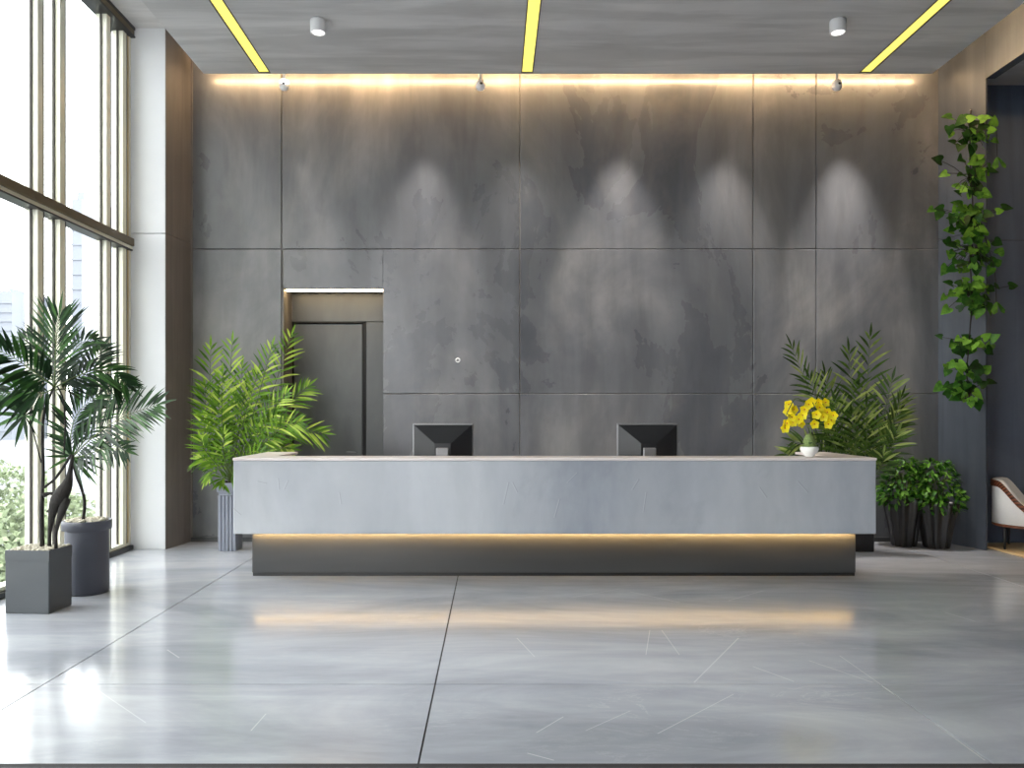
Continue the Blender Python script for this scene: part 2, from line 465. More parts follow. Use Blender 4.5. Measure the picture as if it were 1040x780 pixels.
# right column (slanted), header, right wall in front, alcove
m = MB()
a = V((5.18, DW, 0)); b = V((5.354, 8.55, 0))
def prism(m, poly, z0, z1, mi):
    n = len(poly)
    vs = [(x, y, z0) for x, y in poly] + [(x, y, z1) for x, y in poly]
    m.add(vs, [tuple(range(n))[::-1], tuple(range(n, 2*n))] + [(i, (i+1) % n, (i+1) % n+n, i+n) for i in range(n)], mi)
for (z0, z1) in ((0, 3.495), (3.503, UZ)):
    prism(m, [(5.18, DW), (5.354, 8.55), (5.372, 8.55), (5.42, 8.72), (5.42, DW+.02)], z0, z1, 0)
prism(m, [(5.2, DW+.01), (5.360, 8.57), (5.366, 8.57), (5.40, 8.75), (5.41, DW+.02)], 3.49, 3.51, 1)
m.box(5.354, 5.46, -4, 8.55, 5.12, UZ, 0)
m.box(5.354, 5.46, -4, 4.2, 0, 5.12, 0)
struct(m.build('wall_right', [M['right'], M['joint']]))
m = MB()
for (z0, z1) in ((0, 3.495), (3.503, 5.3)): m.box(5.42, 9.0, DW, DW+.1, z0, z1, 0)
m.box(5.42, 9.0, DW+.01, DW+.12, 0, 5.3, 1)
m.box(9.0, 9.1, -4, DW+.1, 0, 5.4, 0); m.box(5.46, 9.0, 4.1, 4.2, 0, 5.3, 0)
struct(m.build('wall_alcove', [M['alcove'], M['joint']]))
m = MB(); m.box(-2.0, 5.46, -4.1, -4, 0, UZ); struct(m.build('front_light_block', M['right']))  # unseen wall behind the camera, added to cut light from the front
m = MB(); m.box(-3.49, NX0-.01, DW-.03, DW, 0, .05); m.box(NX1, 5.19, DW-.03, DW, 0, .05)
struct(m.build('baseboard_back', M['plinth']))

# coves
m = MB(); m.box(-3.27, 4.97, 8.985, 8.991, 5.40, UZ); struct(m.build('trim_1', M['plinth']))
m = MB(); m.box(-3.265, 4.965, 8.993, 9.009, 5.392, 5.415)
tag(m.build('cove_light', M['led_cove']), 'warm light strip hidden in the ceiling cove above the back wall', 'light strip')
m = MB(); m.box(CX1+.002, CX1+.014, 2.0, CY1-.05, 5.25, 5.28)
tag(m.build('cove_light', M['led_cove']), 'warm light strip hidden in the ceiling cove above the opening beside the vine', 'light strip')

# strip lights
names = ['recessed yellow ceiling light strip nearest the windows', 'recessed yellow ceiling light strip above the middle of the desk', 'recessed yellow ceiling light strip on the vine side of the ceiling']
for s_, lb in zip(strips, names):
    t_ = thing('strip_light', lb, 'ceiling light', (s_, 4, CZ), 'recessed ceiling light strips')
    m = MB(); m.box(s_-SW, s_-SW+.011, -4, CY1-.03, CZ-.003, CZ+.05); m.box(s_+SW-.011, s_+SW, -4, CY1-.03, CZ-.003, CZ+.05); m.box(s_-SW, s_+SW, CY1-.04, CY1-.03, CZ-.003, CZ+.05)
    m.build('trim_frame', M['gasket'], t_)
    m = MB(); m.box(s_-SW+.011, s_+SW-.011, -4, CY1-.04, CZ+.006, CZ+.02); m.build('diffuser', M['strip'], t_)

# surface downlights
for x, lb in ((-1.64, 'small white cylinder ceiling downlight between the window-side and middle light strips'), (3.255, 'small white cylinder ceiling downlight between the middle and vine-side light strips')):
    t_ = thing('ceiling_downlight', lb, 'downlight', (x, 7.42, CZ), 'cylinder downlights on the ceiling')
    m = MB(); m.lathe([(.05, 0), (.07, -.004), (.074, -.012), (.074, -.118), (.070, -.125), (.060, -.125), (.058, -.11)], (x, 7.42, CZ), 32); m.build('housing', M['white_metal'], t_)
    m = MB(); m.lathe([(.058, -.112), (.058, -.118)], (x, 7.42, CZ), 24); m.build('lens', M['lens'], t_)

# hanging wall spots in the cove slot
for x, lb in ((-2.32, 'tiny white hanging spotlight at the cove directly above the door niche'), (-.131, 'tiny white hanging spotlight at the cove above the monitor nearer the door'), (3.84, 'tiny white hanging spotlight at the cove above the yellow orchid')):
    y, z = 8.78, 5.15
    t_ = thing('wall_spotlight', lb, 'spotlight', (x, y, UZ), 'hanging spotlights along the back wall')
    m = MB(); m.tube([(x, y, UZ), (x, y, z+.04)], .014); m.build('stem', M['white_metal'], t_)
    m = MB(); m.lathe([(.012, .055), (.042, .045), (.055, .01), (.055, -.03), (.04, -.055), (.015, -.066)], (x, y, z), 24)
    h = m.build('head', M['white_metal'], t_)
    m = MB()
    vs = []
    for k in range(16):
        a_ = 2*math.pi*k/16; vs.append((x+.008+.016*math.cos(a_), y-.057, z-.006+.014*math.sin(a_)))
    vs2 = [(p[0], p[1]+.02, p[2]) for p in vs]
    m.add(vs+vs2, [tuple(range(16)), tuple(range(16,32))[::-1]] + [(k, (k+1)%16, (k+1)%16+16, k+16) for k in range(16)])
    m.build('aperture', M['black'], h)

# small ring on the back wall
m = MB()
x, z = (465-500)*DW/800, EYE+(420-366)*DW/800
pr = []
for k in range(24):
    a_ = 2*math.pi*k/24
    for j in range(8):
        b_ = 2*math.pi*j/8; rr = .022+.007*math.cos(b_)
        pr.append((x+rr*math.cos(a_), DW-.006+.007*math.sin(b_), z+rr*math.sin(a_)))
m.add(pr, [(k*8+j, ((k+1)%24)*8+j, ((k+1)%24)*8+(j+1)%8, k*8+(j+1)%8) for k in range(24) for j in range(8)], 0, True)
tag(m.build('wall_button', M['white_metal']), 'tiny pale ring fitting on the bare back wall', 'wall fitting')

# ------------------------------------------------------------------ window wall on the left
wn = bpy.data.objects.new('window_1', None); COL.objects.link(wn); wn.location = (-4.01, 4, 0); struct(wn, 'tall glazed wall with cream mullions')
WX = -4.01; HZ = 5.60
my = []
k = 0
while 8.08-1.225*k > -4: my += [8.08-1.225*k, 8.08-1.225*k+.355]; k += 1
my.sort()
for y in my:
    m = MB()
    m.bbox(WX-.06, WX+.055, y, y+.085, .08, HZ, .003, 0)
    m.box(WX-.01, WX+.006, y-.016, y, .08, HZ, 1); m.box(WX+.045, WX+.058, y+.080, y+.094, .08, HZ, 1)
    m.build('mullion', [M['cream'], M['gasket']], wn)
m = MB(); m.bbox(WX-.06, WX+.05, 8.50, 8.53, .08, HZ, .003, 2); m.box(WX-.06, WX+.06, 8.575, 8.61, .08, HZ, 0); m.box(WX-.06, WX+.05, 8.53, 8.575, .08, HZ, 1)
m.build('jamb', [M['cream2'], M['gold'], M['gasket']], wn)
m = MB()
m.bbox(WX-.07, WX+.10, -4, 8.61, 3.31, 3.395, .006, 0); m.box(WX-.05, WX+.075, -4, 8.61, 3.275, 3.31, 1); m.box(WX-.05, WX+.08, -4, 8.61, 3.262, 3.276, 2)
m.build('transom', [M['bronze'], M['cream'], M['black']], wn)
m = MB()
m.bbox(WX-.08, WX+.10, -4, 8.61, HZ, UZ, .006, 0); m.box(WX-.08, WX+.108, -4, 8.61, HZ-.012, HZ+.004, 1); m.box(WX-.08, WX+.108, -4, 8.61, UZ-.03, UZ, 1)
m.build('head_rail', [M['bronze'], M['black']], wn)
m = MB(); m.bbox(WX-.08, WX+.09, -4, 8.61, 0, .05, .004, 0); m.box(WX-.06, WX+.05, -4, 8.61, .05, .085, 1); m.build('sill_rail', [M['black'], M['cream']], wn)
yy = [-4] + [c for y in my for c in (y, y+.085)] + [8.50]
for k in range(0, len(yy)-1, 2):
    if yy[k+1]-yy[k] < .03: continue
    for (z0, z1) in ((.085, 3.29), (3.35, HZ)):
        m = MB(); m.box(WX-.012, WX-.004, yy[k], yy[k+1], z0, z1); m.build('glass_pane', M['glass'], wn)

# ------------------------------------------------------------------ reception desk
t_ = thing('reception_desk', 'long pale concrete reception desk floating on a lit charcoal plinth', 'reception desk', (.54, 7.3, 0))
X0, X1 = -2.249, 3.334
m = MB(); m.bbox(X0, X1, 6.84, 6.98, .438, 1.076, .006); m.build('front_panel', M['desk'], t_, 'pale grey concrete front panel')
m = MB(); m.bbox(X0-.004, X1+.004, 6.832, 7.17, 1.076, 1.10, .005); m.bbox(X0-.004, X0+.30, 7.17, 7.9, 1.076, 1.10, .005); m.bbox(X1-.30, X1+.004, 7.17, 7.9, 1.076, 1.10, .005)
m.build('ledge', M['ledge'], t_, 'off-white ledge along the top')
for x in (X0, X1-.05):
    m = MB(); m.bbox(x, x+.05, 6.98, 7.9, .438, 1.076, .004); m.build('end_panel', M['desk'], t_)
m = MB(); m.bbox(X0+.05, X1-.05, 6.98, 7.9, .70, .74, .004); m.build('work_surface', M['ledge'], t_)
m = MB(); m.box(X0+.05, X1-.05, 6.98, 7.9, .438, .47); m.build('underside_panel', M['plinth'], t_)
m = MB(); m.bbox(-2.196, 3.321, 7.2, 7.75, .03, .437, .004, 0); m.box(-2.19, 3.315, 7.206, 7.744, 0, .03, 1); m.build('plinth', [M['plinth'], M['black']], t_, 'charcoal plinth')
m = MB(); m.box(-2.18, 3.305, 7.135, 7.150, .406, .410); m.box(-2.18, 3.305, 7.135, 7.140, .410, .438); m.build('light_channel', M['black'], t_)
m = MB(); m.box(-2.175, 3.30, 7.141, 7.148, .412, .436); m.build('light_strip', M['led'], t_, 'warm light strip under the front panel')

# monitors
def monitor(cx, y, lb):
    t_ = thing('computer_monitor', lb, 'monitor', (cx, y, .74), 'monitors on the reception desk')
    w, z0, z1 = .285, 1.02, 1.393
    m = MB(); m.bbox(cx-w, cx+w, y, y+.03, z0, z1, .006); m.build('bezel', M['silver'], t_, 'thin silver rim')
    m = MB(); m.box(cx-w+.012, cx+w-.012, y+.029, y+.033, z0+.015, z1-.012); m.build('screen', M['screen'], t_)
    m = MB()
    a = [(cx-w+.010, y, z0+.01), (cx+w-.010, y, z0+.01), (cx+w-.010, y, z1-.016), (cx-w+.010, y, z1-.016)]
    b = [(cx-w+.010, y-.012, z0+.01), (cx+w-.010, y-.012, z0+.01), (cx+w-.010, y-.012, z1-.016), (cx-w+.010, y-.012, z1-.016)]
    c = [(cx-.075, y-.085, 1.07), (cx+.075, y-.085, 1.07), (cx+.075, y-.085, 1.205), (cx-.075, y-.085, 1.205)]
    vs = a+b+c
    fs = [(3,2,1,0)] + [(i, (i+1)%4, (i+1)%4+4, i+4) for i in range(4)] + [(i+4, (i+1)%4+4, (i+1)%4+8, i+8) for i in range(4)] + [(8,9,10,11)]
    m.add(vs, fs); m.build('back_cover', M['screenback'], t_, 'dark bevelled back')
    m = MB(); m.bbox(cx-.058, cx+.058, y-.125, y-.08, .77, 1.165, .006); m.build('neck', M['silver'], t_)
    m = MB(); m.bbox(cx-.13, cx+.13, y-.19, y+.02, .741, .765, .006); m.build('base', M['silver'], t_)
monitor((450-500)*7.45/800, 7.45, 'dark computer monitor seen from behind, nearer the door')
monitor((657.5-500)*7.45/800, 7.45, 'dark computer monitor seen from behind, nearer the yellow orchid')

# ------------------------------------------------------------------ plants
def blade(m, base, d, ln, w, nrm, droop=.15, mi=0, n=5, fold=.25, peak=.4):
    d = d.normalized(); s = d.cross(nrm)
    if s.length < 1e-3: s = d.cross(V((.3,.8,.5)))
    s.normalize(); nn = s.cross(d).normalized()
    vs = []
    for i in range(n+1):
        u = i/n
        c = base + d*ln*u + V((0,0,-1))*droop*ln*u*u
        pw = (u/peak)**.6 if u < peak else (1-((u-peak)/(1-peak))**1.6)
        ww = max(w*.5*pw, .0006)
        vs += [c - s*ww + nn*fold*ww, c, c + s*ww + nn*fold*ww]
    fs = []
    for i in range(n):
        a = i*3
        fs += [(a, a+1, a+4, a+3), (a+1, a+2, a+5, a+4)]
    m.add(vs, fs, mi, True)

def frond(ctrl, nl, ln, w, nrm, ang=(60, 30), droop=.2, start=.25, rach=.006, jitter=.12, lift=.1, prof=None):
    """pinnate leaf: midrib through ctrl, nl leaflets on each side"""
    m = MB(); N = 40
    pts = catmull(ctrl, N)
    m.tube(pts[::3]+[pts[-1]], [rach*(1-.75*i/14) for i in range(len(pts[::3])+1)], 6, 1)
    nrm = V(nrm).normalized()
    for i in range(nl):
        u = start + (1-start)*(i+.5)/nl
        k = min(int(u*(N-1)), N-2); p = pts[k].lerp(pts[k+1], u*(N-1)-k)
        T = (pts[min(k+2, N-1)]-pts[max(k-1, 0)]).normalized()
        S = T.cross(nrm).normalized(); NN = S.cross(T)
        v = (u-start)/(1-start)
        L = ln*(prof(v) if prof else (.55+.9*v-1.05*v*v*v if v < .95 else .42))
        A = R(ang[0]+(ang[1]-ang[0])*v)
        for sgn in (1, -1):
            a = A*(1+random.uniform(-jitter, jitter))
            d = T*math.cos(a) + S*sgn*math.sin(a) + NN*(lift+random.uniform(-.12, .12))
            blade(m, p, d, L*random.uniform(.88, 1.08), w, NN, droop*random.uniform(.6, 1.4))
    blade(m, pts[-1]-(pts[-1]-pts[-2])*.5, pts[-1]-pts[-3], ln*.5, w, nrm, droop*.5)
    return m

def pebbles(inside, z, n, r):
    m = MB()
    for _ in range(n):
        x, y = inside(); q = random.uniform(.7, 1.3)*r
        m.lathe([(q*.3, -q*.5), (q, 0), (q*.7, q*.45), (q*.15, q*.62)], (x, y, z+random.uniform(-.004, .008)), 6, 0, True)
    return m

def burst(center, tips, w, d0=0, droop=.12, n=7, nrm=(0,-1,.15)):
    m = MB()
    for tp in tips:
        v = V(tp)-V(center)
        blade(m, V(center), v+V((0,0,droop*v.length)), v.length*1.02, w, V(nrm)+V((random.uniform(-.4,.4), 0, random.uniform(-.4,.4))), droop, n=n)
    return m

# --- square planter palm by the window
pc = V((-3.44, 5.98, 0))
t_ = thing('potted_palm', 'dark-stemmed palm in a square charcoal planter by the window', 'potted plant', tuple(pc), None)
th = R(4); rot = Matrix.Rotation(-th, 3, 'Z')
def rb(m, hx, hy, z0, z1, mi=0, b=.006):
    q = MB().bbox(-hx, hx, -hy, hy, z0, z1, b)
    m.add([rot @ V(p) + pc for p in q.v], q.f, mi)
m = MB(); rb(m, .172, .14, 0, .40); 
for (x0, x1, y0, y1) in ((-.172,.172,-.14,-.128),(-.172,.172,.128,.14),(-.172,-.16,-.128,.128),(.16,.172,-.128,.128)):
    q = MB().box(x0, x1, y0, y1, .39, .468); m.add([rot @ V(p) + pc for p in q.v], q.f, 0)
m.build('planter', M['charcoal'], t_)
def sq():
    p = rot @ V((random.uniform(-.155,.155), random.uniform(-.122,.122), 0)) + pc; return p.x, p.y
pebbles(sq, .465, 240, .014).build('pebbles', M['pebble'], t_, 'pale pebbles')
m = MB(); q = MB().box(-.158,.158,-.126,.126,.39,.462); m.add([rot @ V(p) + pc for p in q.v], q.f); m.build('soil', M['soil'], t_)
D = 5.98
def Q(px, py, dd=0): return P(px, py, D+dd)
m = MB()
m.tube(catmull([Q(43,556), Q(42,520), Q(44,480), Q(43,440), Q(46,415), Q(55,392)], 14), [.016,.015,.013,.013,.012,.012,.011,.011,.010,.010,.009,.009,.008,.008], 8)
m.tube(catmull([Q(65,462,.05), Q(66,430,.05), Q(64,405,.04), Q(58,392)], 8), .006, 6)
m.tube(catmull([Q(30,425,-.05), Q(34,440), Q(42,470)], 6), .005, 6)
# gnarled old trunk: two legs, a swollen middle and a neck
m.tube(catmull([Q(50,557), Q(51,535), Q(55,515), Q(62,503), Q(69,490), Q(72,474), Q(74,462)], 18), [.016,.014,.014,.018,.024,.032,.042,.052,.056,.054,.048,.038,.028,.02,.016,.014,.013,.012], 10)
m.tube(catmull([Q(57,557,-.03), Q(57,540,-.03), Q(62,522,-.02), Q(68,506)], 10), [.013,.012,.012,.013,.016,.02,.026,.03,.032,.03], 8)
m.tube(catmull([Q(44,503), Q(52,501), Q(62,505)], 8), [.02,.017,.014,.013,.014,.017,.02,.02], 8)
m.tube(catmull([Q(45,495), Q(56,486), Q(66,472), Q(72,462)], 9), .010, 8)
m.tube(catmull([Q(48,520), Q(55,512), Q(63,498)], 6), .009, 8)
m.build('trunk', M['trunk'], t_)
lf = [M['palm_dark'], M['stem']]
frond([Q(55,394), Q(56,370,.02), Q(57,345,.03), Q(60,322,.02)], 21, .44, .024, (0,-1,.1), (56,24), .10, .02).build('frond', lf, t_)
frond([Q(55,393), Q(38,380,-.1), Q(18,366,-.22), Q(-8,352,-.3)], 17, .36, .032, (.2,-.9,.5), (62,34), .22, .1).build('frond', lf, t_)
frond([Q(57,393), Q(78,382,.1), Q(103,376,.2), Q(128,390,.3)], 19, .32, .03, (0,-.9,.5), (64,36), .3, .1).build('frond', lf, t_)
frond([Q(57,396), Q(75,392,.15), Q(92,372,.3), Q(105,352,.4)], 16, .30, .03, (0,-.9,.3), (60,32), .2, .1).build('frond', lf, t_)
frond([Q(54,395), Q(40,400,-.05), Q(20,396,-.1), Q(-2,402,-.15)], 16, .34, .032, (.1,-.9,.5), (66,36), .3, .1).build('frond', lf, t_)
frond([Q(56,394), Q(48,372,.2), Q(36,352,.3), Q(22,345,.35)], 15, .28, .026, (0,-1,.3), (60,32), .15, .1).build('frond', lf, t_)
frond([Q(56,392), Q(68,370,.25), Q(80,350,.35), Q(95,345,.45)], 15, .30, .026, (0,-1,.3), (60,32), .18, .1).build('frond', lf, t_)
fc = Q(25,422,-.06)
fan_t = [(-6,405),(-12,420),(-8,436),(2,446),(16,452),(28,448),(38,444),(44,432),(48,414),(42,396),(34,380),(22,374),(10,378),(0,388),(-10,395),(30,368),(45,384),(14,390)]
burst(fc, [Q(a,b,random.uniform(-.22,.16)) for a,b in fan_t], .034).build('fan_leaf', lf, t_)

# --- round planter palm
pc2 = V((-3.37, 6.55, 0))
t_ = thing('potted_palm', 'arching dark palm in a round slate planter with a thick rim', 'potted plant', tuple(pc2), None)
m = MB(); m.lathe([(.160,0),(.168,.006),(.170,.02),(.166,.515),(.166,.522),(.190,.526),(.190,.596),(.187,.601),(.172,.601),(.170,.56)], pc2, 48); m.build('planter', M['charcoal_blue'], t_)
def rd():
    a = random.uniform(0, 6.283); r = .158*math.sqrt(random.random()); return pc2.x+r*math.cos(a), pc2.y+r*math.sin(a)
m = MB(); m.lathe([(.168,.55),(.168,.592)], pc2, 32); m.build('soil', M['soil'], t_)
pebbles(rd, .600, 220, .014).build('pebbles', M['pebble'], t_, 'pale pebbles')
D = 6.5
m = MB(); m.tube(catmull([Q(84,532), Q(86,510), Q(82,494), Q(77,482), Q(73,464)], 12), [.013]*4+[.011]*4+[.009]*4, 8); m.build('trunk', M['trunk'], t_)
frond([Q(73,465), Q(92,446,-.08), Q(122,425,-.18), Q(160,411,-.3)], 32, .42, .026, (-.1,-.95,.3), (58,30), .12, .08).build('frond', lf, t_)
frond([Q(73,465), Q(72,440,.05), Q(80,418,.1), Q(98,402,.12)], 19, .36, .028, (.2,-.95,.2), (56,30), .12, .1).build('frond', lf, t_)
frond([Q(73,464), Q(92,438,.2), Q(112,402,.35), Q(130,388,.5)], 18, .30, .026, (0,-.9,.3), (58,32), .2, .2).build('frond', lf, t_)
frond([Q(73,465), Q(88,462,-.1), Q(108,455,-.2), Q(128,458,-.25)], 17, .26, .026, (0,-.9,.5), (60,34), .3, .15).build('frond', lf, t_)
bt = [(44,464),(48,478),(98,493),(90,486),(106,478),(112,468),(55,440),(50,450),(42,455),(60,432),(82,435),(100,484),(66,430),(84,496)]
burst(Q(73,464,-.02), [Q(a,b,random.uniform(-.25,.15)) for a,b in bt], .026).build('fan_leaf', lf, t_)

# --- tall pot palms beside the back wall
def palm_bush(root, base, tips, mats, ln, w, nl=11, depth=.28, droop=.2, start=.3):
    D_ = base.y
    for (px, py, bend) in tips:
        dd = random.uniform(-depth, depth*.35)
        tip = P(px, py, D_+dd)
        mid = base.lerp(tip, .5) + V((bend*.1, dd*.2, abs(tip.x-base.x)*.22+.03))
        n_ = V((random.uniform(-.5,.5), -1, random.uniform(.1,.6)))
        L = (tip-base).length
        frond([base, mid, tip], max(6, int(nl*min(1, .5+L*.5))), ln*min(1.1, .55+.45*L), w, n_, (58,30), droop, start, .006).build('frond', mats, root)

x0 = (221-500)*8.5/800; x1 = (240-500)*8.5/800
pcx = (x0+x1)/2
t_ = thing('potted_palm', 'bright green bushy palm in a tall grey fluted pot beside the door niche', 'potted plant', (pcx, 8.61, 0), None)
m = MB(); hw = (x1-x0)/2; y0, y1 = 8.5, 8.73
m.box(x0+.012, x1-.012, y0+.012, y1-.012, 0, .60)
for k in range(5):
    c = x0+.022+k*(x1-x0-.044)/4; m.bbox(c-.017, c+.017, y0+.001, y0+.03, .0, .60, .006)
    c = y0+.026+k*(y1-y0-.05)/4; m.bbox(x1-.03, x1-.001, c-.017, c+.017, .0, .60, .006); m.bbox(x0+.001, x0+.03, c-.017, c+.017, 0, .60, .006)
m.box(x0+.01, x1-.01, y0+.01, y1-.01, .60, .635)
m.bbox(x0-.006, x1+.006, y0-.006, y1+.006, .635, .735, .005)
m.build('planter', M['greypot'], t_)
m = MB(); m.box(x0+.012, x1-.012, y0+.012, y1-.012, .70, .74); m.build('soil', M['soil'], t_)
base = V((pcx+.02, 8.61, .74))
m = MB()
for a, b in ((245,420),(255,410),(238,430),(250,440)): m.tube(catmull([base+V((random.uniform(-.04,.04), random.uniform(-.04,.04), -.02)), base.lerp(P(a,b,8.6), .5)+V((random.uniform(-.03,.03),0,0)), P(a,b,8.6)], 8), .010, 6)
m.build('stem', M['stem'], t_)
tips = [(214,352,-1),(236,347,-.3),(296,340,1),(276,352,.6),(208,392,-1),(206,420,-1),(204,445,-1),(203,466,-1),(212,484,-1),(328,440,1),(313,392,1),(305,428,1),(296,456,1),
        (262,378,0),(250,392,0),(240,405,0),(275,405,.4),(285,420,.5),(228,440,-.4),(262,430,.2),(280,445,.4),(222,402,-.5),(232,462,-.3),(258,455,.2),(272,462,.4),(218,455,-.6),(246,372,0),(226,380,-.4),(290,400,.6),(215,470,-.8),(265,480,.3),(240,482,0),(225,490,-.3)]
palm_bush(t_, base, tips, [M['palm_lime'], M['stem']], .30, .026, 13)

bx0, bx1 = 3.80, 4.10
t_ = thing('potted_palm', 'dark olive palm standing behind the orchid end of the desk', 'potted plant', (3.95, 8.6, 0), None)
m = MB(); m.bbox(bx0, bx1, 8.45, 8.75, 0, .5, .008, 0); m.bbox(bx0-.01, bx1+.01, 8.44, 8.76, .5, .56, .006, 0); m.build('planter', M['blackpot'], t_)
m = MB(); m.box(bx0+.015, bx1-.015, 8.465, 8.735, .53, .562); m.build('soil', M['soil'], t_)
base = V((3.95, 8.6, .56))
m = MB()
for a, b in ((862,430),(870,425),(856,440)): m.tube(catmull([base+V((random.uniform(-.05,.05), random.uniform(-.05,.05), -.02)), base.lerp(P(a,b,8.6), .5), P(a,b,8.6)], 8), .010, 6)
m.build('stem', M['stem'], t_)
tips = [(804,352,-1),(884,341,.3),(862,356,0),(906,386,.6),(915,404,.8),(914,418,.9),(911,440,1),(897,462,1),(806,448,-.8),(800,462,-.6),(838,380,-.5),(822,384,-.6),(872,392,.2),(848,408,-.2),(880,412,.4),(865,420,.1),(890,430,.6),(835,420,-.4),(842,440,-.3),(878,450,.4),(826,448,-.5),(860,448,0)]
palm_bush(t_, base, tips, [M['palm_olive'], M['stem']], .35, .029, 12)

# --- low leafy bushes in fluted dark pots
def bush(cx, cy, r, ztop, zrim, lb, rp):
    t_ = thing('potted_bush', lb, 'potted plant', (cx, cy, 0), 'leafy bushes in dark fluted pots')
    fl = lambda a, z: 1+.10*math.cos(9*a)
    m = MB(); m.lathe([(rp*.55,0),(rp*.6,.02),(rp*.72,.2),(rp*.92,.40),(rp,zrim-.02),(rp,zrim),(rp*.88,zrim),(rp*.85,zrim-.04)], (cx,cy,0), 108, mod=fl); m.build('planter', M['blackpot'], t_)
    m = MB(); m.lathe([(rp*.8,zrim-.06),(rp*.8,zrim-.02)], (cx,cy,0), 32); m.build('soil', M['soil'], t_)
    m = MB()
    for k in range(14):
        a = 6.283*k/14; e = V((cx+math.cos(a)*r*.6, cy+math.sin(a)*r*.5, zrim+(ztop-zrim)*.6))
        m.tube([V((cx+math.cos(a)*.05, cy+math.sin(a)*.05, zrim-.03)), V((cx,cy,zrim+.1)).lerp(e,.5)+V((0,0,.04)), e], .005, 5)
    m.build('stem', M['stem'], t_)
    m = MB()
    hgt = ztop-(zrim-.08)
    for k in range(620):
        a = random.uniform(0, 6.283); lay = random.random()
        if lay < .5: zz = random.uniform(.46, 1.0); rr = r*.86*math.sqrt(max(0, 1-((zz-.42)/.62)**2))*random.uniform(.82,1.0)
        else: zz = random.uniform(.0, .44); rr = r*(.84+.16*math.sin(zz/.44*3.14))*random.uniform(.82,1.03)
        p = V((cx+rr*math.cos(a), cy+rr*.72*math.sin(a), zrim-.08+hgt*zz))
        o_ = (p-V((cx,cy,zrim+.1))).normalized()
        d = V((math.cos(a)*.6+random.uniform(-.5,.5), math.sin(a)*.6+random.uniform(-.5,.5), random.uniform(-.7,.5)))
        blade(m, p, d, random.uniform(.055,.085), random.uniform(.035,.05), o_+V((0,0,.3)), .2, n=3, fold=.2, peak=.45)
    m.build('foliage', M['bush'], t_)
bush((918-500)*8.86/800, 8.86, .26, .99, .55, 'leafy green bush in a dark fluted pot, the one closer to the desk', .20)
bush((951-500)*8.74/800, 8.74, .27, .965, .50, 'leafy green bush in a dark fluted pot, the one closer to the vine', .21)

# --- hanging vine on the right column
VD = 8.55
t_ = thing('hanging_vine', 'climbing vine with heart-shaped green leaves hanging on the blue-grey wall', 'hanging plant', tuple(P(985,265,VD)), None)
m = MB()
m.tube(catmull([P(986,112,8.68), P(985,160,VD), P(988,215,VD), P(985,260,VD), P(987,300,VD), P(984,350,VD), P(982,380,VD), P(986,412,VD)], 40), .007, 6, 0)
m.tube([P(1008,118,8.6), P(1012,132,8.55), P(1013,165,8.5)], .0035, 5, 0); m.tube(catmull([P(1000,240,8.55), P(1010,275,8.5), P(1012,312,8.5)], 8), .0035, 5, 0)
m.tube([P(986,112,8.68), P(986,112,8.76)], .012, 8, 1); m.tube([P(985,260,VD), P(985,260,8.76)], .006, 8, 1); m.tube([P(984,350,VD), P(984,350,8.76)], .006, 8, 1)
m.build('stem', [M['trunk'], M['silver']], t_)
def heart(m, p, d, nrm, s):
    d = d.normalized(); q = d.cross(nrm).normalized(); nn = q.cross(d)
    prof = [(-.12,.22),(-.14,.40),(.05,.50),(.35,.44),(.65,.26),(.85,.11),(1.0,.0)]
    vs = [p]; 
    for (u, ww) in prof[:-1]:
        cup = .18*ww - .14*u*u
        vs += [p+d*u*s-q*ww*s+nn*cup*s*1.2, p+d*u*s+q*ww*s+nn*cup*s*1.2]
    mids = [p+d*u*s-nn*.14*u*u*s for (u, ww) in prof[1:-1]]
    vs += [p+d*s*1.0-nn*.14*s]; tipi = len(vs)-1; mo = len(vs); vs += mids
    fs = []
    L = lambda k: 1+2*k; Rr = lambda k: 2+2*k
    # left/right halves around the midrib
    for side in (L, Rr):
        fs.append((0, side(0), side(1)) if side is L else (0, side(1), side(0)))
        fs.append((0, side(1), side(2), mo+1))
        for k in range(2, 5): fs.append((mo+k-1, side(k), side(k+1), mo+k))
        fs.append((mo+4, side(5), tipi))
    m.add(vs, fs, 0, True)
clumps = [((965,107),0,0,0)]
clumps = [((988,134),(24,15),20,[(964,128),(1008,142),(995,122)]), ((988,180),(20,20),22,[(962,176),(1002,196)]), ((985,222),(26,15),26,[(948,212),(954,216),(1012,215),(1018,211)]), ((988,254),(22,20),26,[(965,256),(1006,266)]),
          ((986,300),(24,15),26,[(960,300),(1010,290),(985,316)]), ((986,350),(20,8),12,[(970,354),(1006,345)]), ((984,374),(16,7),9,[(970,368)]), ((982,397),(22,10),14,[(957,391),(1003,388),(985,411),(992,408)])]
for (c, rad, n, extra) in clumps:
    m = MB()
    pp = [(c[0]+random.gauss(0,.48)*rad[0], c[1]+random.uniform(-1,1)*rad[1]) for _ in range(int(n*1.9))] + list(extra)
    for (px, py) in pp:
        p = P(px, py, VD+random.uniform(-.09,.06))
        d = V((random.uniform(-1,1)+(px-c[0])/40, random.uniform(-.5,.1), random.uniform(-1,.55)))
        heart(m, p, d, V((random.uniform(-.5,.5), -1, random.uniform(-.1,.8))), random.uniform(.075,.125))
        b_ = P(c[0]+(px-c[0])*.2, c[1], VD)
        m.tube([b_, b_.lerp(p,.5)+V((0,0,.02)), p], .003, 4, 1)
    m.build('leaf_clump', [M['vine'], M['trunk']], t_)
for (px, py) in ((1013,163),(1012,310)):
    m = MB(); p = P(px, py-4, 8.5)
    for sx in (-1, 1):
        blade(m, p, V((.45*sx+.1, -.2, -1)), .15, .07, V((.3*sx,-1,.2)), .05, fold=.1, peak=.8)
    m.build('drooping_leaf', M['vine'], t_)

